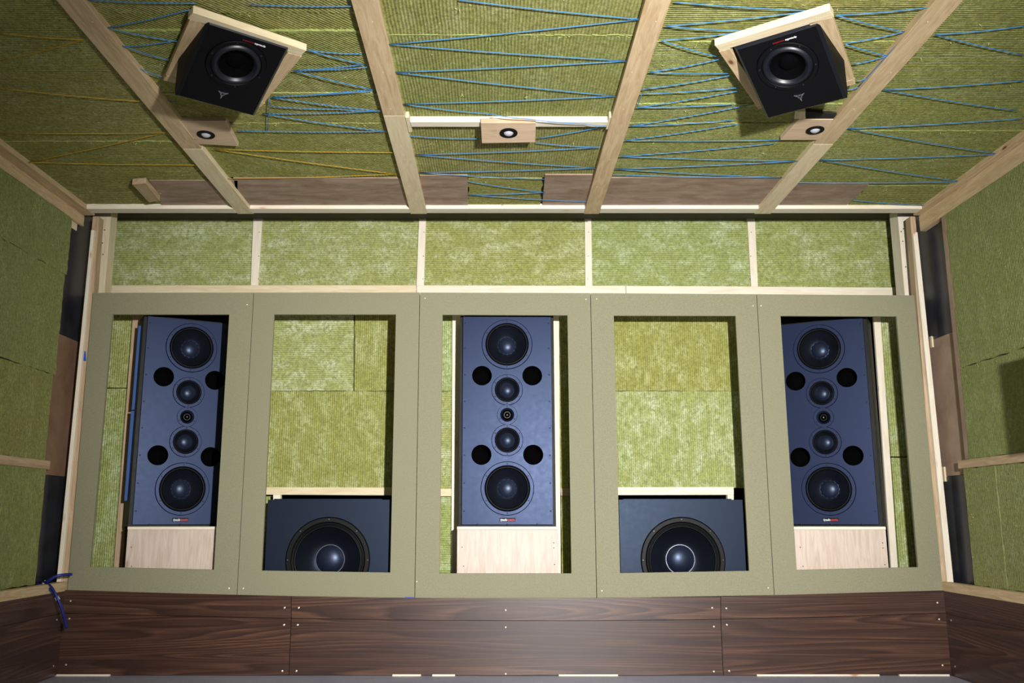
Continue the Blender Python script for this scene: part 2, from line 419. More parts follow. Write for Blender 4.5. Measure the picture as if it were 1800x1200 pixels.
# level rail standing just over the MDF
for p, l in zip([((184,501),(731.5,501),(731.5,518),(184,518)), ((732.5,501),(1100,502),(1100,518),(732.5,518)), ((1100.6,502),(1592,505),(1592,522),(1100.6,518))],
    ['level pine rail over the two left green panels', 'level pine rail over the middle green panel', 'level pine rail over the two right green panels']):
    tag(prism('top_rail', rearpoly(p, YU-.035), (0, .06, 0), 'pine_white' if p[0][0] > 700 else 'pine'), l, 'timber', 'rails along the top of the green panels')
# corner posts
def floorpoly(px):
    P = rearpoly(px, YF+.20); P[3] = Vector((P[0].x, P[0].y, .001)); P[2] = Vector((P[1].x, P[1].y, .001)); return P
tag(prism('corner_post', floorpoly([(164,366),(196,366),(184,520),(150,520)]), (0, .10, 0), 'pine'), 'broad pale corner post with screw holes at top left of front wall', 'timber')
tag(prism('corner_post', floorpoly([(1577,366),(1610,366),(1622,520),(1591,520)]), (0, .12, 0), 'pine_white'), 'broad pale corner post with screw holes at top right of front wall', 'timber')
for u, v, i in ((184,404,0),(180,427,0),(181,447,0),(1588,402,0),(1584,407,0),(1587,424,0),(1592,469,0)):
    q = [o for o in bpy.data.objects if o.name.startswith('corner_post')][0 if u < 800 else 1]
    screw(q, PY(u, v, YF+.20), (0, -1, 0), .004, 'screw_dark')
tag(prism('offcut', rearpoly([(1570,391),(1577,391),(1577,418),(1572,418)], YU-.05), (0, .03, 0), 'pine_white'), 'small pale offcut at top right of the wall beside the corner post', 'timber')
def post(px):
    P = [PY(u, v, YF+.022) for u, v in px]
    for i in (2, 3): P[i].z = .001
    return P
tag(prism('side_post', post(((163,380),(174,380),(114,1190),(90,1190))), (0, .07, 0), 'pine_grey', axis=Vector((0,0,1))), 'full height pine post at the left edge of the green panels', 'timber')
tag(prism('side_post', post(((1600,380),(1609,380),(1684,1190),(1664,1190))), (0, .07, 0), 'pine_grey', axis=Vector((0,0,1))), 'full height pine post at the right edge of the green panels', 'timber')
tag(prism('edge_batten', [PY(u, v, YF-.004) for u, v in ((160,404),(165.5,404),(106,1028),(98.5,1028))], (0, .025, 0), 'pine_white', axis=Vector((0,0,1))), 'bright thin batten on the outer edge of the left post', 'timber')
tag(prism('edge_batten', [PY(u, v, YF-.004) for u, v in ((1605,408),(1613,408),(1677,1028),(1666,1028))], (0, .025, 0), 'pine_white', axis=Vector((0,0,1))), 'bright thin batten on the outer edge of the right post', 'timber')
tag(prism('blue_tape', [PY(u, v, YF+.018) for u, v in ((145,617),(150,617),(151,634),(145,634))], (0, .004, 0), 'tape_blue', bevel=0), 'dab of blue tape on the left post at mid height', 'tape')
tag(prism('blue_tape', [PY(u, v, YF-.006) for u, v in ((712,1049),(728,1049),(728,1053),(708,1053))], (0, .004, 0), 'tape_blue', bevel=0), 'scrap of blue tape over the walnut under the second panel seam', 'tape')
for px, l in (((1637,590),(1643,592),(1645,610),(1639,610)), 'thin pale packer behind the right post at mid height'), (((1659,820),(1665,820),(1667,846),(1661,846)), 'thin pale packer behind the right post near its foot'):
    tag(prism('packer', [PY(u, v, YF+.05) for u, v in px], (0, .03, 0), 'pine'), l, 'timber')

# =====================================================================================
# WALNUT WAINSCOT
# =====================================================================================
YN = 5.385
xs = [(107, 118), (512, 512), (1267, 1267), (1663, 1658)]
def fz(u, tab):
    for (a, va), (b, vb) in zip(tab, tab[1:]):
        if u <= b: return va+(vb-va)*max(0, (u-a))/(b-a)
    return tab[-1][1]
TOPT = [(110,1037),(300,1043),(512,1048),(720,1051.5),(1050,1051.5),(1267,1049),(1450,1044),(1660,1038)]
SEAM = [(107,1077),(300,1082),(512,1086.5),(720,1090),(1050,1091),(1267,1088),(1450,1084),(1662,1077)]
names = ['left', 'middle', 'right']
for i, (a, b) in enumerate(((107, 511.5), (512.5, 1266.5), (1267.5, 1663))):
    us = [a+(b-a)*k/6 for k in range(7)]
    top = [PY(u, fz(u, TOPT)-.5, YN) for u in us]; mid = [PY(u, fz(u, SEAM), YN) for u in us]
    up = tag(prism('walnut_panel', top+[p-Vector((0,0,-.0014)) for p in mid[::-1]], (0, .018, 0), 'walnut', axis=Vector((1,0,0)), bevel=0), f'narrow upper walnut board, {names[i]} one of three under the green panels', 'panel', 'walnut boards on the front wall')
    bot = [Vector((p.x, p.y, .004)) for p in mid]
    lo = tag(prism('walnut_panel', [p-Vector((0,0,.0014)) for p in mid]+bot[::-1], (0, .018, 0), 'walnut', axis=Vector((1,0,0)), bevel=0), f'tall lower walnut board, {names[i]} one of three, standing on the floor', 'panel', 'walnut boards on the front wall')
    for u, v in ((124,1056),(500,1068),(525,1068),(889,1072),(1252,1068),(1277,1069),(1648,1059)):
        if a <= u <= b: screw(up, PY(u, v, YN), (0, -1, 0), .0052)
    for u, v in ((122,1087),(116,1168),(499,1098),(496,1179),(523,1098),(521,1179),(889,1102),(889,1184),(1255,1101),(1255,1180),(1278,1098),(1282,1179),(1651,1088),(1657,1169)):
        if a <= u <= b: screw(lo, PY(u, v, YN), (0, -1, 0), .0052)
XWL, XWR = -2.488, 2.582
for X, sgn, side in ((XWL, -1, 'left'), (XWR, 1, 'right')):
    zt = -.415+ZC; zs = (PX(107, 1078, XWL).z if X < 0 else PX(1661, 1078, XWR).z)
    u_ = tag(prism('walnut_panel', [(X, 1.2, zs+.001), (X, YN-.001, zs+.001), (X, YN-.001, zt), (X, 1.2, zt)], (sgn*.018, 0, 0), 'walnut', axis=Vector((0,1,0)), bevel=0), f'upper walnut board along the {side} side wall', 'panel', 'walnut boards on the side walls')
    l_ = tag(prism('walnut_panel', [(X, 1.2, .004), (X, YN-.001, .004), (X, YN-.001, zs-.001), (X, 1.2, zs-.001)], (sgn*.018, 0, 0), 'walnut', axis=Vector((0,1,0)), bevel=0), f'lower walnut board along the {side} side wall', 'panel', 'walnut boards on the side walls')
    for u, v in (((100,1089),(94,1170)) if X < 0 else ((1672,1090),(1679,1171))): screw(l_, PX(u, v, X), (-sgn, 0, 0), .005)
    # ledge timber over the side wainscot
    tag(box('ledge_batten', min(X, X+sgn*.05), 1.2, zt+.0005, max(X, X+sgn*.05), YF+.0205, zt+.052, 'pine_rafter', axis=Vector((0,1,0))), f'pale pine ledge on top of the {side} side walnut boards', 'timber')
# pale shims between walnut and floor
for a, b, l in ((98,194,'left corner'),(690,740,'left of centre'),(760,800,'centre'),(982,1086,'right of centre'),(1330,1545,'under the right walnut board'),(1580,1668,'right corner')):
    p0, p1 = PY(a, 1192, YN), PY(b, 1192, YN)
    tag(box('floor_shim', p0.x, YN-.012, 0, p1.x, YN-.001, .009, 'pine_white', bevel=0), f'thin pale shim on the floor against the walnut, {l}', 'shim', 'shims along the floor line')

# =====================================================================================
# SIDE WALLS
# =====================================================================================
XL, XR = -2.565, 2.64
def sidewall(X0, sgn, side, ye, rows, rib):
    for z0, z1, y0, y1, l in rows:
        X = X0-sgn*random.uniform(0, .004)
        jagp = [(X, y0, z0+ZC), (X, y1, z0+ZC), (X, y1, z1+ZC), (X, y0, z1+ZC)]
        slab(jagp, (sgn*.034, 0, 0), 'wool_side', rib, l, f'mineral wool slabs on the {side} wall', .004)
sidewall(XL, -1, 'left', 5.18, [(1.424, 1.775, 1.2, 5.21, 'topmost green wool slab on the left wall under the ceiling plate'), (.817, 1.420, 1.2, 5.185, 'tall wool slab on the left wall, second from the top'), (.321, .813, 1.2, 5.165, 'wool slab on the left wall just above the short batten'), (-.362, .274, 1.2, 5.18, 'lowest wool slab on the left wall, below the short batten')], (0, 0, 1))
sidewall(XR, 1, 'right', 5.1, [(.836, 1.745, 1.2, 5.055, 'large upper wool slab on the right wall under the ceiling plate'), (.322, .832, 1.2, 5.06, 'wool slab on the right wall above the level batten'), (-.362, .272, 4.81, 5.135, 'narrow wool slab on the right wall below the batten, next to the membrane'), (-.362, .272, 1.2, 4.803, 'wide wool slab on the right wall below the batten, at photo edge')], (0, 0, 1))
tag(box('wall_batten', XL-.03, 1.2, .272+ZC, XL+.012, 5.205, .320+ZC, 'pine_grey'), 'level batten across the left wall wool', 'timber')
tag(box('wall_batten', XR-.012, 1.2, .274+ZC, XR+.03, 5.175, .320+ZC, 'pine_grey'), 'level batten across the right wall wool', 'timber')
tag(box('wall_batten', XR+.0, 5.062, .322+ZC, XR+.05, 5.112, 1.75+ZC, 'hardboard_grey'), 'upright brown batten along the wool edge on the right wall', 'timber')
def sheet(name, X, sgn, y0, y1, z0, z1, mat, label, cat):
    return tag(box(name, min(X, X+sgn*.008), y0, z0+ZC, max(X, X+sgn*.008), y1, z1+ZC, mat, bevel=0), label, cat)
for X, sgn, side, y0, y1 in ((-2.602, -1, 'left', 4.9, 5.597), (2.692, 1, 'right', 4.9, 5.597)):
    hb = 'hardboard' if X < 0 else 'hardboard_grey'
    sheet('membrane', X, sgn, y0, y1, 1.078, 1.90, 'membrane', f'upper strip of shiny black membrane on the {side} wall beside the post', 'membrane')
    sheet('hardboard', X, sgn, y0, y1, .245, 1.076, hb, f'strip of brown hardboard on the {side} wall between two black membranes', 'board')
    sheet('membrane', X, sgn, y0, y1, -ZC+.001, .243, 'membrane', f'lower strip of black membrane on the {side} wall above the walnut', 'membrane')

# =====================================================================================
# CEILING
# =====================================================================================
bays = [(-2.51, -1.612), (-1.512, -.532), (-.432, .547), (.642, 1.612), (1.712, 2.61)]
def crows(bay, name, ys, rib, mat='wool_ceiling', labs=None):
    x0, x1 = bays[bay]
    for i, (a, b) in enumerate(zip(ys, ys[1:])):
        dz = random.uniform(0, .007) if i else 0
        z = ZW+dz
        pts = [(x0-.03, a+.003, z), (x1+.03, a+.003, z), (x1+.03, b-.003, z), (x0-.03, b-.003, z)]
        where = labs[i]
        slab(pts, (0, 0, .06), mat, rib, f'{where} wool slab in the {name} bay', 'mineral wool slabs in the ceiling', .006)
O = ['nearest', 'second nearest', 'third nearest', 'fourth nearest', 'fifth nearest', 'sixth nearest', 'farthest']
def labs(n): return O[:n-1]+['farthest']
crows(0, 'far left ceiling', [1.2, 3.595, 4.331, 5.06, 5.27], (1,0,0), labs=labs(4))
crows(1, 'left ceiling', [1.2, 3.135, 3.27, 3.53, 3.808, 4.115, 4.83], (.72,.69,0), labs=labs(6))
crows(2, 'middle ceiling', [1.2, 3.296, 4.06, 4.83], (0,1,0), labs=labs(3))
crows(3, 'right ceiling', [1.2, 3.10, 3.365, 3.923, 4.115, 4.83], (1,0,0), labs=labs(5))
crows(4, 'far right ceiling', [1.2, 3.458, 4.207, 4.955], (1,0,0), labs=labs(3))
# torn infill piece between the two boards of the middle bay, and the one at far right
slab([PZ(u, v, 1.887) for u, v in ((823,314),(953,314),(950,366),(823,366))], (0,0,.05), 'wool_ceiling', (1,0,0), 'torn square of wool between two brown boards at the middle of the ceiling edge', 'mineral wool slabs in the ceiling', .007)
slab([PZ(u, v, 1.884) for u, v in ((1525,327),(1690,327),(1640,369),(1484,369))], (0,0,.05), 'wool_ceiling', (1,0,0), 'torn wool piece in the far right corner beside the brown board', 'mineral wool slabs in the ceiling', .007)
# rafters
raf = [('leftmost long ceiling batten running to the front wall', -1.612, -1.512, 4.36), ('second ceiling batten from left, beside the middle bay', -.532, -.432, 3.97), ('third ceiling batten from left, with dark paired knots', .547, .642, 9), ('rightmost long ceiling batten running to the front wall', 1.612, 1.712, 4.30)]
for l, a, b, cut in raf:
    r = empty('ceiling_batten', ((a+b)/2, 1.2, ZB), label=l, cat='timber', group='long ceiling battens')
    segs = [(1.2, min(cut, 5.37)), (cut+.002, 5.37)] if cut < 9 else [(1.2, 5.37)]
    ox, oy, oz = r.location
    for k, (y0, y1) in enumerate(segs):
        o = box('board', a-ox, y0-oy, 0, b-ox, y1-oy, .045, 'pine_rafter' if k == 0 else 'pine', r)
        for ys in (3.15, 3.55, 3.9, 4.5, 4.9, 5.3):
            if y0 < ys < y1: screw(o, ((a+b)/2-ox+random.uniform(-.02, .02), ys-oy, 0), (0, 0, -1), .0045)
# perimeter battens of the ceiling
xb = [-2.515, -1.612, -1.512, -.532, -.432, .547, .642, 1.612, 1.712, 2.615]
for i, w in enumerate(('far left', 'left', 'middle', 'right', 'far right')):
    x0, x1 = xb[2*i], xb[2*i+1]
    tag(box('edge_rail', x0+.001, 5.275, ZB, x1-.001, 5.355, ZB+.034, 'pine_white'), f'pale batten at the front edge of the {w} ceiling bay', 'timber', 'battens along the front edge of the ceiling')
tag(box('side_rail', -2.59, 1.2, ZB, -2.516, 5.40, ZB+.05, 'pine_rafter'), 'brown edged batten along the left side of the ceiling', 'timber')
tag(box('side_rail', 2.616, 1.2, ZB, 2.684, 5.40, ZB+.05, 'pine_rafter'), 'pale batten along the right side of the ceiling', 'timber')
tag(box('wall_plate', -2.66, 1.2, 1.792+ZC, -2.585, 5.412, ZB-.001, 'pine_rafter'), 'timber plate along the top of the left wall', 'timber')
tag(box('wall_plate', 2.655, 1.2, 1.76+ZC, 2.73, 5.412, ZB-.001, 'pine_rafter'), 'timber plate along the top of the right wall', 'timber')
tag(box('plate_block', -2.655, 5.28, 1.745+ZC, -2.60, 5.36, 1.790+ZC, 'pine'), 'small pale block under the left wall plate near the corner', 'timber')
# brown boards between wool and edge batten
for px, l in ((((262,318),(418,318),(418,364),(285,364)), 'brown board at the ceiling edge in the far left bay'),
              (((410,314),(722,314),(722,364),(420,364)), 'brown board at the ceiling edge in the left bay'),
              (((738,309),(822,309),(823,363),(740,363)), 'short brown board left of the torn wool in the middle bay'),
              (((958,308),(1042,308),(1040,363),(953,363)), 'short brown board right of the torn wool in the middle bay'),
              (((1058,313),(1372,313),(1345,364),(1050,364)), 'brown board at the ceiling edge in the right bay'),
              (((1385,322),(1528,325),(1486,364),(1358,364)), 'brown board at the ceiling edge in the far right bay')):
    P = [PZ(u, v, 1.881) for u, v in px]
    for p in P: p.z = ZW-.004
    tag(prism('brown_board', P, (0, 0, .012), 'ceil_board', axis=Vector((1,0,0))), l, 'board', 'brown boards at the front edge of the ceiling')
tag(prism('offcut', [PZ(u, v, 1.845) for u, v in ((232,324),(256,322),(281,353),(262,356))], (0, 0, .034), 'pine_grey'), 'short loose pine offcut fixed to the far left ceiling near the corner', 'timber')
# cross batten in the middle bay
cb = empty('cross_batten', (.05, 4.0, ZB), label='bright level batten crossing the middle ceiling bay, carrying the small speaker', cat='timber')
x0, x1 = -.431, .546
box('board', x0+.02-.05, 4.03-4.0, -.004, x1-.012-.05, 4.085-4.0, .026, 'pine_white', cb)
box('bracket', x0-.05+.001, 3.985-4.0, -.002, x0+.019-.05, 4.15-4.0, .03, 'pine', cb)
box('bracket', x1-.011-.05, 3.985-4.0, -.002, x1-.001-.05, 4.12-4.0, .03, 'pine', cb)
for x in (x0+.05, x1-.05): screw([c for c in children(cb) if c.name.startswith('board')][0], (x-.05, .055, -.004), (0,0,-1), .004)

# =====================================================================================
# DRIVERS
# =====================================================================================
def driver(kind, parent, cx, cz, R, y0, mats=('baffle', 'rubber', 'cone', 'cap'), bolts=6, cap=.34, depth=.30, ring=.84, serr=False, bolt_mat='screw_dark', rb=.92, phase=0, double=False, sw=.86):
    """front of the baffle is y = y0, the driver faces -y; R = outer radius"""
    f = link(kind, lathe_bm([(R, .004), (R, -.004), (R*.985, -.0065), (R*(ring+.02), -.0065), (R*ring, -.003), (R*ring, .006)], 56, cx, cz, y0=y0), mats[0], parent, smooth=True)
    f.data.polygons.foreach_set('use_smooth', [False]*len(f.data.polygons))
    s0 = ring*R
    if double: pr = arc(s0, 0, s0*.94, 0, R*.03, 5)+arc(s0*.93, 0, s0*.86, 0, R*.03, 5)[0:]
    else: pr = arc(s0, -.001, s0*sw, .001, R*.06*(1 if sw > .8 else 1.6), 8)
    link('surround', lathe_bm([(s0+.001, .006)]+pr, 56, cx, cz, y0=y0), mats[1], f, smooth=True)
    rc = pr[-1][0]; rcap = R*cap
    n = 9; D = R*depth
    cone = [(rc-(rc-rcap*.96)*k/n, .001+D*(.72*math.sin(math.pi/2*k/n)+.28*(k/n))) for k in range(n+1)]
    link('cone', lathe_bm(cone, 56, cx, cz, y0=y0), mats[2], f, smooth=True)
    h = rcap*.48; n = 8
    capp = [(rcap*math.cos(math.pi/2*k/n), .0005+D*.93-h*math.sin(math.pi/2*k/n)) for k in range(n+1)]; capp[-1] = (0, capp[-1][1])
    c = lathe_bm([(rcap*1.06, D*.97+.001), (rcap*1.06, D*.9)]+capp, 56, cx, cz, y0=y0)
    if serr:
        for vtx in c.verts:
            dx, dz = vtx.co.x-cx, vtx.co.z-cz; r = math.hypot(dx, dz)
            if r > rcap*.93:
                q = 1+.045*math.cos(12*math.atan2(dz, dx)); vtx.co.x = cx+dx*q; vtx.co.z = cz+dz*q
    link('dust_cap', c, mats[3], f, smooth=True)
    for k in range(bolts):
        a = math.pi/2+phase+2*math.pi*k/bolts
        screw(f, (cx+rb*R*math.cos(a), y0-.0065, cz+rb*R*math.sin(a)), (0,-1,0), .0038, bolt_mat)
    return f
def circ(cx, cz, r, y, n=40): return [(cx+r*math.cos(2*math.pi*k/n), y, cz+r*math.sin(2*math.pi*k/n)) for k in range(n)]

# =====================================================================================
# MAIN MONITORS
# =====================================================================================
YM = 5.50
KX = YM/1554.0
zt, zb = 1.245, T(925)*YM             # top and bottom of the cabinet
def build_monitor():
    r = empty('monitor_speaker', (0, 0, 0), label='x', cat='speaker', group='tall monitor speakers behind the openings')
    Z = lambda v: T(v)*YM-zb           # local height
    Hh = zt-zb; W = .545; WC = .585
    dr = [(0, Z(605), 43.9*KX), (0, Z(858), 45.0*KX)]
    md = [(0, Z(684.8), 26.7*KX), (0, Z(773.3), 26.7*KX)]
    tw = (0, Z(728.8), 16.9*KX)
    pt = [(-.155, Z(660)), (.155, Z(660)), (-.157, Z(799)), (.157, Z(799))]; pr = 17.2*KX
    holes = [circ(x, z, q+.002, 0, 56) for x, z, q in dr+md+[tw]]+[circ(x, z, pr, 0, 40) for x, z in pt]
    b = link('baffle', holed([(-W/2, 0, .012), (W/2, 0, .012), (W/2, 0, Hh-.012), (-W/2, 0, Hh-.012)], holes, (0, .03, 0)), 'baffle', r, Vector((1,0,0)))
    cab = bmesh.new()
    holed([(-WC/2, .030, 0), (WC/2, .030, 0), (WC/2, .030, Hh), (-WC/2, .030, Hh)], [[(-W/2+.03, .030, .04), (W/2-.03, .030, .04), (W/2-.03, .030, Hh-.04), (-W/2+.03, .030, Hh-.04)]], (0, .13, 0), cab)
    box_bm(-WC/2, .161, 0, WC/2, .235, Hh, cab)
    link('cabinet', cab, 'cab', r)
    for x, z, q in dr: driver('woofer', r, x, z, q, 0, serr=True, cap=.33, ring=.85, depth=.38)
    for x, z, q in md: driver('midrange', r, x, z, q, 0, cap=.42, ring=.79, depth=.28, rb=.9)
    x, z, q = tw
    t = link('tweeter', lathe_bm([(q, .004), (q, -.003), (q*.72, -.003), (q*.60, .006), (q*.55, .012), (q*.33, .012)], 48, x, z), 'baffle', r)
    link('diaphragm', lathe_bm([(q*.56, .0115), (q*.34, .011), (q*.32, .006), (q*.29, .006), (q*.27, .010), (q*.12, .004), (0, .002)], 40, x, z), 'hole', t, smooth=True)
    link('dome_ring', lathe_bm([(q*.335, .011), (q*.33, .005), (q*.295, .005), (q*.29, .010)], 40, x, z), 'ash_edge', t)
    link('phase_tip', lathe_bm([(q*.09, .004), (q*.06, -.001), (0, -.002)], 20, x, z), 'chrome', t, smooth=True)
    for k in range(3):
        a = math.pi/2+2*math.pi*k/3; screw(t, (x+q*.86*math.cos(a), -.003, z+q*.86*math.sin(a)), (0,-1,0), .0035, 'screw_dark')
    for x, z in pt:
        bm = lathe_bm([(pr-.0005, .001), (pr-.002, .010), (pr-.003, .12), (0, .12)], 40, x, z)
        link('port', bm, 'hole', r, smooth=True)
    for v in (568, 612, 658.5, 705.5, 752, 800, 849, 898):
        for s in (-1, 1): screw(b, (s*(W/2-.013), 0, Z(v)), (0,-1,0), .0048, 'screw_dark')
    for x in (-.178, 0, .178): screw(b, (x, 0, Z(921)), (0,-1,0), .0048, 'screw_dark')
    bp = box('badge', -.047, -.003, Z(916.3), .047, .0005, Z(910), 'cab', r)
    q, w = text('white_lettering', 'dynaudio', .021, 'txt_w', bp, (-.042, -.0036, Z(915.3)), (math.pi/2, 0, 0)); s1 = .040/w; q.scale = (s1, 1.0, 1)
    q, w = text('red_lettering', 'acoustics', .021, 'txt_r', bp, (.001, -.0036, Z(915.3)), (math.pi/2, 0, 0)); s2 = .043/w; q.scale = (s2, 1.0, 1)
    return r
mon = build_monitor()
tw_ = .563
monC = mon; monL = copy_tree(mon); monR = copy_tree(mon)
zc0 = zb+ZC
monC.location = ((891.2-CX)*KX, YM, zc0); tag(monC, 'tall dark blue monitor speaker facing straight out behind the middle green panel')
a = math.radians(29)
pl = PY(260, 555, 5.485); hw = .2725
monL.location = (pl.x+hw*math.cos(a)+.002, 5.485+hw*math.sin(a), zc0); monL.rotation_euler = (0, 0, a)
tag(monL, 'tall dark blue monitor speaker turned inwards behind the far left green panel')
pr_ = PY(1512.5, 560, 5.52)
monR.location = (pr_.x-hw*math.cos(a), 5.52+hw*math.sin(a), zc0); monR.rotation_euler = (0, 0, -a)
monR.location.x += .012
tag(monR, 'tall dark blue monitor speaker turned inwards behind the far right green panel')
# plywood stands
def stand(w, front, rot, loc, lab):
    r = empty('plywood_stand', loc, (0, 0, rot), label=lab, cat='stand', group='plywood stands under the monitors')
    z1 = zb+ZC-.0005-loc[2]
    box('front_panel', -w/2, 0, 0, w/2, .018, z1-.0185, 'ply', r, axis=Vector((0, 0, 1)))
    box('side_panel', -w/2, .0185, 0, -w/2+.018, .38, z1-.0185, 'ply', r)
    box('side_panel', w/2-.018, .0185, 0, w/2, .38, z1-.0185, 'ply', r)
    box('top', -w/2-.001, -.003, z1-.018, w/2+.001, .39, z1, 'pine_white', r, axis=Vector((1, 0, 0)))
    for x, z in ((-w/2+.03, .43), (w/2-.025, .455), (w/2-.025, .425), (w/2-.022, .33), (-w/2+.04, .32)): screw(children(r)[0], (x, 0, z), (0,-1,0), .003, 'screw_dark')
    return r
zp = -.60+ZC
stand(.60, 0, 0, (monC.location.x, YM-.005, zp), 'plywood stand with pale top under the central monitor')
stand(.575, 0, 0, (monL.location.x+.025, YM-.02, zp), 'plywood stand under the left monitor')
stand(.545, 0, 0, (monR.location.x-.012, YM-.02, zp), 'plywood stand under the right monitor')

# =====================================================================================
# LARGE SUBWOOFERS BEHIND THE SECOND AND FOURTH PANEL
# =====================================================================================
def build_sub():
    r = empty('subwoofer', (0, 0, 0), label='x', cat='speaker', group='large subwoofers low behind the panels')
    W = .742; R = .2485; top = T(878)*YM; cz = T(984)*YM; bot = -.60
    C = cz-bot; Ht = top-bot
    link('baffle', holed([(-W/2, 0, 0), (W/2, 0, 0), (W/2, 0, Ht), (-W/2, 0, Ht)], [circ(0, C, R+.003, 0, 64)], (0, .03, 0)), 'subbaf', r, Vector((1,0,0)))
    cab = bmesh.new()
    holed([(-W/2, .0305, 0), (W/2, .0305, 0), (W/2, .0305, Ht), (-W/2, .0305, Ht)], [circ(0, C, R+.003, .0305, 64)], (0, .12, 0), cab)
    box_bm(-W/2+.002, .151, 0, W/2-.002, .19, Ht, cab)
    link('cabinet', cab, 'cab', r)
    box('rear_lip', -W/2+.03, .02, Ht+.0005, W/2-.06, .05, Ht+.006, 'baffle', r)
    driver('woofer', r, 0, C, R, 0, mats=('rubber', 'rubber', 'cone', 'cap'), bolts=8, cap=.335, depth=.36, ring=.88, double=True, bolt_mat='chrome', rb=.955)
    w = [c for c in children(r) if c.name.startswith('woofer')][0]
    link('cap_ring', lathe_bm([(R*.355, .36*R*.93), (R*.355, .36*R*.86), (R*.34, .36*R*.86), (R*.335, .36*R*.93)], 56, 0, C), 'chrome', w)
    return r
sub = build_sub(); sub2 = copy_tree(sub)
sub.location = ((581.5-CX)*YM/1600.0, YM, zp); sub2.location = ((1194.5-CX)*YM/1600.0, YM, zp)
tag(sub, 'large dark subwoofer low in the second opening from left, wool strip on its left')
tag(sub2, 'large dark blue subwoofer low in the fourth opening, dark gap on its right')

# =====================================================================================
# CEILING SPEAKERS: black box in a pine frame
# =====================================================================================
def ceiling_speaker(px, wide, label_b, label_f, mirror):
    # pine frame from its four surveyed corners
    z = 1.84
    P = [PZ(u, v, z) for u, v in px]
    ctr = sum(P, Vector())/4
    e = (P[1]-P[0]); yaw = math.atan2(e.y, e.x)
    fr = empty('speaker_frame', (ctr.x, ctr.y, z+ZC), label=label_f, cat='frame', group='pine frames in the ceiling')
    L = [p-ctr for p in P]
    t = .072
    def inset(i, j, f):  # board between corner i and j
        n = (L[j]-L[i]).normalized(); m = Vector((-n.y, n.x, 0))
        if m.dot(-L[i]) < 0: m = -m
        return n, m
    wd = wide
    for k, (i, j) in enumerate(((0, 1), (1, 2), (2, 3), (3, 0))):
        n, m = inset(i, j, 0)
        w = wd[k]; a0 = L[i]+n*(0 if k in (0, 2) else wd[0 if k == 1 else 2]+.001); b0 = L[j]-n*(0 if k in (0, 2) else wd[2 if k == 1 else 0]+.001)
        pts = [a0, b0, b0+m*w, a0+m*w]
        o = prism('frame_board', [Vector((p.x, p.y, 0)) for p in pts], (0, 0, .03), 'pine_rafter' if k != 0 else 'pine', fr, axis=n)
        if k == 0:
            for q in (.15, .87): screw(o, Vector((a0.lerp(b0, q)+m*.025).to_tuple()[:2]+(0,)), (0,0,-1), .004)
    return fr, ctr, yaw
frL, cL, yL = ceiling_speaker([(339,22),(539,89),(458,189),(287,141)], (.055, .06, .05, .075), '', 'pine frame around the left black ceiling speaker', False)
frR, cR, yR = ceiling_speaker([(1256,80),(1459,18),(1504,148),(1333,192)], (.055, .085, .05, .045), '', 'pine frame around the right black ceiling speaker, bright front edge', True)

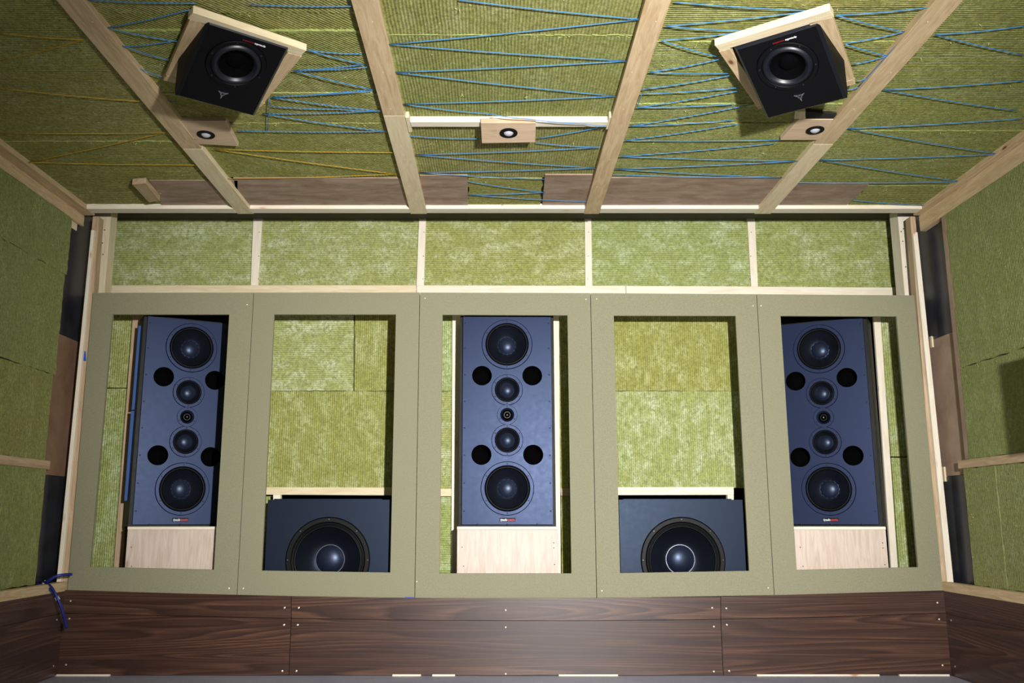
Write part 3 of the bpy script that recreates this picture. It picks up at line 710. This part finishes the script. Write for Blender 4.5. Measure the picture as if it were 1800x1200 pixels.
def build_ceiling_box():
    """local frame: x along the top edge, z up the baffle (top edge z = h), front faces -y"""
    r = empty('ceiling_speaker', (0, 0, 0), label='x', cat='speaker', group='black speakers angled down from the ceiling')
    W, Hh, D = .332, .395, .17
    cx, cz, R = 0.0, Hh*.607, .117
    bv = .012
    bm = holed([(-W/2+bv, 0, bv), (W/2-bv, 0, bv), (W/2-bv, 0, Hh-bv), (-W/2+bv, 0, Hh-bv)], [circ(cx, cz, R+.002, 0, 48)], (0, .02, 0))
    link('baffle', bm, 'ash', r, Vector((1,0,0)))
    # bevelled rim
    bm = bmesh.new()
    a = [(-W/2+bv, 0, bv), (W/2-bv, 0, bv), (W/2-bv, 0, Hh-bv), (-W/2+bv, 0, Hh-bv)]; b = [(-W/2, bv, 0), (W/2, bv, 0), (W/2, bv, Hh), (-W/2, bv, Hh)]
    A = [bm.verts.new(p) for p in a]; B = [bm.verts.new(p) for p in b]
    for i in range(4): bm.faces.new((A[i], A[(i+1) % 4], B[(i+1) % 4], B[i]))
    link('bevelled_edge', bm, 'ash_edge', r)
    # wedge body: its rear follows the ceiling
    bm = bmesh.new(); yb = .03
    ring = holed([(-W/2, bv+.0005, 0), (W/2, bv+.0005, 0), (W/2, bv+.0005, Hh), (-W/2, bv+.0005, Hh)], [circ(cx, cz, R+.004, bv+.0005, 48)], (0, .028, 0), bm)
    pts = [(-W/2, .042, 0), (-W/2, .042, Hh), (-W/2, .055, Hh), (-W/2, .17, .08)]
    bmw = prism_bm(pts, (W, 0, 0), bm)
    link('cabinet', bmw, 'ash', r)
    driver('woofer', r, cx, cz, R, 0, mats=('ash', 'cab', 'cone', 'hole'), bolts=6, cap=.30, depth=.22, ring=.84, sw=.70, bolt_mat='screw_dark', phase=.3)
    w = [c for c in children(r) if c.name.startswith('woofer')][0]
    for c in children(w):
        if c.name.startswith('surround'): c.data.materials[0] = M['ash_edge']
        if c.name.startswith('cone'): c.data.materials[0] = M['hole']
    # lettering, upside down because the box hangs inverted
    q, tw1 = text('white_lettering', 'dynaudio', .0115, 'txt_w', r, (.075, -.0006, Hh*.925), (math.pi/2, math.pi, 0)); q.scale = (.044/tw1, 1, 1)
    q, tw2 = text('red_lettering', 'acoustics', .0115, 'txt_dr', r, (.028, -.0006, Hh*.925), (math.pi/2, math.pi, 0)); q.scale = (.046/tw2, 1, 1)
    # three-armed chrome emblem
    bm = bmesh.new(); ex, ez = .0, Hh*.20
    for k in range(3):
        a = math.radians(-90+120*k); d = Vector((math.cos(a), 0, math.sin(a))); n = Vector((-d.z, 0, d.x)); c = Vector((ex, -.001, ez))
        prism_bm([c+d*.004+n*.0045, c+d*.024+n*.0012, c+d*.024-n*.0012, c+d*.004-n*.0045], (0, -.002, 0), bm)
    lathe_bm([(.009, 0), (.009, -.003), (.006, -.003), (.006, 0)], 20, ex, ez, bm)
    link('emblem', bm, 'chrome', r)
    return r
def place_box(o, x, y, yaw, tilt, label):
    # surveyed: top edge starts at (x, y) at z = 1.84, runs along yaw, baffle drops by tilt going deeper
    W, Hh = .332, .395
    e1 = Vector((math.cos(yaw), math.sin(yaw), 0)); pe = Vector((-math.sin(yaw), math.cos(yaw), 0))
    e2 = pe*math.cos(tilt)-Vector((0, 0, math.sin(tilt)))
    up = -e2; fwd = up.cross(e1).normalized()      # local x = e1, local z = up, local y = z cross x
    TL = Vector((x, y, 1.838+ZC)); org = TL+e1*W/2+e2*Hh
    m = Matrix((e1, fwd, up)).transposed().to_4x4(); m.translation = org
    o.matrix_world = m; tag(o, label)
cs = build_ceiling_box(); cs2 = copy_tree(cs)
place_box(cs, -1.088, 3.108, math.radians(36), math.radians(24.5), 'black speaker hanging from the ceiling at upper left, tilted towards the room')
place_box(cs2, .948, 3.311, math.radians(-35.7), math.radians(26), 'black speaker hanging from the ceiling at upper right, tilted towards the room')

# small tweeter boards
def tweeter_board(px, z, tilt, cen, name_label, edge=None):
    P = [PZ(u, v, z) for u, v in px]; y0 = min(p.y for p in P)
    for p in P: p.z -= 0
    r = empty('tweeter_board', (P[0].x, P[0].y, z+ZC), label=name_label, cat='speaker', group='small tweeter boards on the ceiling')
    L = [Vector((p.x-P[0].x, p.y-P[0].y, -(p.y-y0)*math.tan(tilt))) for p in P]
    # keep them under the same line of sight after tilting
    L = []
    for p in P:
        d = Vector((p.x, p.y, z)); zz = z-(p.y-y0)*math.tan(tilt); d = d*(zz/z); L.append(d+Vector((0, 0, ZC))-r.location)
    prism('plywood', L, (0, .004, .026), 'ply_warm', r, axis=Vector((1, 0, 0)))
    d = ray(*cen); c0 = d*(z/d.z); zz = z-(c0.y-y0)*math.tan(tilt); c = c0*(zz/z)+Vector((0, 0, ZC))-r.location
    t = link('tweeter', lathe_bm([(.0435, .001), (.0435, -.004), (.040, -.0055), (.026, -.0055), (.022, -.001), (.021, .001)], 40), 'cab', r)
    t.location = c; t.rotation_euler = (math.pi/2*1.0-tilt if False else -(math.pi/2)-tilt*-1, 0, 0)
    t.rotation_euler = (math.radians(90)-tilt, 0, 0)
    link('dome', lathe_bm([(.024, .0005), (.0235, -.003), (.019, -.008), (.012, -.012), (.005, -.0135), (0, -.014)], 32), 'dome', t, smooth=True)
    return r
tbC = tweeter_board([(845,216),(942,216),(941,250),(847,252)], 1.842, math.radians(6), (894,233.5), 'small plywood tweeter board at the middle of the cross batten')
tbR = tweeter_board([(1404,210),(1478,210),(1452,246),(1372,246)], 1.868, math.radians(2), (1432.6,228.4), 'small plywood tweeter board tucked beside the rightmost ceiling batten')
tbL = tweeter_board([(318,213.5),(397,212.5),(419,257),(343,253)], 1.868, math.radians(2), (362,236.3), 'small plywood tweeter board in shadow beside the leftmost ceiling batten')
tag(prism('backing_block', [PZ(u, v, 1.872) for u, v in ((1417,196),(1478,202),(1478,209),(1417,209))], (0, 0, .012), 'void', bevel=0), 'black block standing in for the dark slot behind the right tweeter board', 'gap')  # solid near-black block darkens the slot in place of real depth
tag(prism('side_block', [PZ(u, v, 1.871) for u, v in ((1398,196),(1416,196),(1416,209),(1396,209))], (0, 0, .014), 'pine'), 'small pine block above the right tweeter board', 'timber')

# speaker on the right wall just outside the picture: its shadow falls across the wool
ss = copy_tree(cs); ss.name = 'side_speaker'
yl = Vector((.902, .431, 0)); xl = yl.cross(Vector((0, 0, 1))).normalized()
m_ = Matrix((xl, yl, Vector((0, 0, 1)))).transposed().to_4x4(); m_.translation = Vector((2.34, 3.64, .35+ZC))
ss.matrix_world = m_
tag(ss, 'black speaker on the right wall at the picture edge, casting a shadow on the wool'); del ss['group']
for q in [c for c in children(ss) if 'lettering' in c.name]: bpy.data.objects.remove(q)
prism('wall_bracket', [(-.05, .175, .14), (.05, .175, .14), (.05, .175, .26), (-.05, .175, .26)], (0, .10, 0), 'cab', ss)

# =====================================================================================
# STRINGS, CABLES, TUFTS
# =====================================================================================
def strings(name, lines, mat, label, z=1.872, r=.0020):
    bm = bmesh.new()
    for ln in lines:
        zz = z
        if isinstance(ln[0], (int, float)): zz = ln[0]; ln = ln[1]
        P = [PZ(u, v, zz) for u, v in ln]; full = []
        for A, B in zip(P, P[1:]):
            for k in range(8):
                t = k/8; q = A.lerp(B, t); q.z -= .004*math.sin(math.pi*t); full.append(q)
        full.append(P[-1]); tube_bm(bm, full, r, 5)
    return tag(link(name, bm, mat, smooth=True), label, 'string', 'strings laced under the ceiling wool')
strings('blue_string', [[(807,0),(1125,34),(683,78),(1103,107),(693,127),(1083,169),(708,183),(868,201)], (1.838, [(868,201),(925,209),(1030,218),(1066,221)]), [(1066,221),(945,243)], [(720,239),(845,244)], [(943,251),(1056,259),(730,272),(1048,295),(736,303),(958,315)], [(823,319),(958,338),(823,342),(1035,355)]],
        'blue_string', 'blue string zigzagging across the middle ceiling bay')
strings('blue_string', [[(155,0),(345,6)], [(440,8),(618,11)], [(188,49),(312,73)], [(215,80),(298,106)], [(188,49),(335,17)], [(215,82),(300,73)], [(245,120),(292,137)], [(540,88),(636,95)], [(540,88),(640,113),(516,124),(655,157),(478,171),(668,195),(462,200),(677,231),(417,230)], [(516,124),(645,118)], [(478,170),(655,160)], [(477,187),(600,192),(668,195)], [(474,172),(470,230)], [(294,176),(312,178)]],
        'blue_string', 'blue string zigzagging across the left ceiling bay around the speaker')
strings('blue_string', [[(1186,4),(1430,19)], [(1171,46),(1430,19)], [(1171,46),(1300,54)], [(1162,71),(1297,57)], [(1162,71),(1262,100)], [(1142,127),(1266,104)], [(1142,127),(1280,129)], [(1130,157),(1282,133)], [(1128,165),(1300,154)], [(1128,165),(1119,189),(1297,160)], [(1119,189),(1290,183)], [(1107,222),(1323,183)], [(1107,222),(1290,211)], [(1098,247),(1297,218)], [(1098,247),(1370,246)], [(1089,275),(1362,252)], [(1089,275),(1402,283),(1080,297),(1375,312),(1077,307)], [(1469,27),(1634,13)], [(1470,27),(1590,56),(1486,76)], [(1486,78),(1570,100)], [(1500,113),(1560,98)], [(1506,142),(1524,137)], [(1485,158),(1510,153)], [(1634,13),(1505,157)]],
        'blue_string', 'blue string zigzagging across the right ceiling bay around the speaker')
strings('blue_string', [[(1800,46),(1644,61),(1800,97)], [(1800,142),(1553,158),(1790,195)], [(1800,208),(1490,226),(1757,271),(1441,281),(1690,319),(1400,321)], [(1500,352),(1630,361)]],
        'blue_string', 'blue string zigzagging across the far right ceiling bay')
strings('yellow_string', [[(0,58),(148,70),(0,107)], [(0,155),(245,178)], [(0,233),(290,233),(50,285),(348,290)]], 'yellow_string', 'yellow string zigzagging across the far left ceiling bay', 1.872, .0018)
strings('yellow_string', [[(690,268),(375,262),(698,306),(400,314)]], 'yellow_string', 'yellow string laced across the far end of the left ceiling bay', 1.872, .0018)

# blue cables at the left corner
def smoothline(P, n=6):
    out = []
    for i in range(len(P)-1):
        p0, p1, p2, p3 = P[max(i-1, 0)], P[i], P[i+1], P[min(i+2, len(P)-1)]
        for k in range(n):
            t = k/n; out.append(.5*((2*p1)+(p2-p0)*t+(2*p0-5*p1+4*p2-p3)*t*t+(3*p1-p0-3*p2+p3)*t**3))
    return out+[P[-1]]
c1 = [PY(u, v, y) for u, v, y in ((62,1026,5.30),(72,1027,5.26),(85,1020,5.24),(97,1013,5.24),(111,1010,5.26),(126,1009,5.30))]
cb1 = empty('loose_cable', c1[0], label='blue cable end poking right across the foot of the left post', cat='cable', group='blue cables at the left corner')
L1 = [p-c1[0] for p in smoothline(c1)]; tube('sheath', L1, .0085, 'cable', cb1, 10)
tube('cable_tag', [L1[8], L1[9], L1[10]], .0112, 'tag', cb1, 10)
c2 = [PY(u, v, y) for u, v, y in ((64,1029,5.31),(74,1029,5.25),(86,1034,5.20),(96,1044,5.18),(105,1060,5.18),(111,1078,5.20),(117,1103,5.24))]
cb2 = empty('loose_cable', c2[0], label='blue cable end hanging down over the walnut in the left corner', cat='cable', group='blue cables at the left corner')
L2 = [p-c2[0] for p in smoothline(c2)]; tube('sheath', L2, .0085, 'cable', cb2, 10)
tube('cable_tag', [L2[20], L2[21], L2[22]], .0112, 'tag', cb2, 10)
c3 = [PY(u, v, y) for u, v, y in ((66,1024,5.33),(80,1023,5.22),(92,1033,5.16),(100,1049,5.15),(107,1066,5.16),(112,1084,5.18))]
cb3 = empty('loose_cable', c3[0], label='thinner blue cable curving down beside the hanging cable', cat='cable', group='blue cables at the left corner')
tube('sheath', [p-c3[0] for p in smoothline(c3)], .006, 'cable', cb3, 8)

# loose flecks and torn lips of wool, each belonging to the slab it hangs on
def tuft(bm, c, n, s):
    for _ in range(3):
        p = Vector(c)+Vector([random.uniform(-s, s) for _ in range(3)])*.6
        d = Vector([random.uniform(-1, 1) for _ in range(3)]).normalized()*s*random.uniform(.6, 1.6)
        tube_bm(bm, [p, p+d*.5+n*s*.3, p+d], s*random.uniform(.12, .25), 4)
def lip(bm, x0, x1, y, z, s=.010):
    x = x0
    while x < x1:
        dx = random.uniform(.012, .05); e = min(x+dx, x1)
        if True:
            prism_bm([(x, y+random.uniform(-.004, .002), z-random.uniform(0, .003)), (e, y+random.uniform(-.006, .004), z-random.uniform(0, .004)), (e, y+s*random.uniform(.4, 1.3), z), (x, y+s*random.uniform(.4, 1.3), z)], (0, 0, .010), bm)
        x = e
lips = {'second nearest wool slab in the left': .022, 'third nearest wool slab in the left': .02, 'fifth nearest wool slab in the left': .022, 'second nearest wool slab in the middle': .006, 'second nearest wool slab in the right': .022, 'third nearest wool slab in the right': .03, 'fourth nearest wool slab in the right': .03, 'farthest wool slab in the far right': .024, 'third nearest wool slab in the far left': .008}
for o in [q for q in bpy.data.objects if q.name.startswith('mineral_wool_batt')]:
    g = o.get('group', ''); vs = [v.co for v in o.data.vertices]
    lo = [min(v[i] for v in vs) for i in range(3)]; hi = [max(v[i] for v in vs) for i in range(3)]
    if 'ceiling' in g:
        bm = bmesh.new(); y0, y1 = max(lo[1], 2.9), hi[1]
        for _ in range(int(6+26*(y1-y0)*(hi[0]-lo[0])/.9)):
            y = random.uniform(y0+.01, y1-.01) if random.random() < .6 else y0+.012
            tuft(bm, (random.uniform(lo[0]+.05, hi[0]-.05), y, lo[2]+.001), Vector((0, 0, -1)), random.uniform(.004, .010))
        link('loose_fibres', bm, 'tuft', o)['kind'] = 'stuff'
        for k, sz in lips.items():
            if o['label'].startswith(k):
                bm = bmesh.new(); lip(bm, lo[0]+.03, hi[0]-.03, lo[1]-sz*.4, lo[2]-.002, sz); link('torn_edge', bm, 'wool_torn', o, Vector((1, 0, 0)))
    elif 'wall' in g and 'slabs on the' in g:
        bm = bmesh.new(); left = hi[0] < 0; X = hi[0] if left else lo[0]
        for _ in range(14): tuft(bm, (X, random.uniform(max(4.3, lo[1]+.02), hi[1]-.02), random.uniform(lo[2]+.02, hi[2]-.02)), Vector((1 if left else -1, 0, 0)), random.uniform(.004, .009))
        link('loose_fibres', bm, 'tuft', o)['kind'] = 'stuff'

# =====================================================================================
# CAMERA, LIGHT, VIEW
# =====================================================================================
cam = bpy.data.cameras.new('camera'); co = bpy.data.objects.new('camera', cam); COL.objects.link(co)
cam.sensor_width = 36; cam.lens = F*36/1800; cam.shift_x = (900-CX)/1800
co.location = (0, 0, ZC); co.rotation_euler = (math.pi/2+TH, 0, 0); cam.clip_start = .05
SC.camera = co
def lamp(name, kind, loc, target, energy, color, **k):
    l = bpy.data.lights.new(name, kind); l.energy = energy; l.color = color
    for a_, v_ in k.items(): setattr(l, a_, v_)
    o_ = bpy.data.objects.new(name, l); COL.objects.link(o_); o_.location = loc
    o_.rotation_euler = (Vector(target)-Vector(loc)).to_track_quat('-Z', 'Y').to_euler(); return o_
lamp('flash', 'SPOT', (.74, 0, .55+ZC), (.45, 5.4, .62+ZC), 1650, (1.0, .99, .98), spot_size=math.radians(79), spot_blend=1.0, shadow_soft_size=.05)
lamp('room_lamp', 'AREA', (0, .6, 1.75+ZC), (0, .9, 0), 8, (1, .96, .88), shape='RECTANGLE', size=1.2, size_y=.6)  # soft overhead fill, added; no such lamp is seen in the room
lamp('flash_spill', 'POINT', (.70, .05, .50+ZC), (0, 5, 1), 120, (1.0, .99, .98), shadow_soft_size=.08)  # weak wide light added at the flash to lift ceiling and side walls
w = bpy.data.worlds.new('world'); SC.world = w; w.use_nodes = True
w.node_tree.nodes['Background'].inputs[0].default_value = (.5, .55, .65, 1); w.node_tree.nodes['Background'].inputs[1].default_value = .02
vs = SC.view_settings; vs.view_transform = 'Standard'; vs.look = 'None'; vs.exposure = 0.0; vs.gamma = 1.0; vs.use_curve_mapping = False
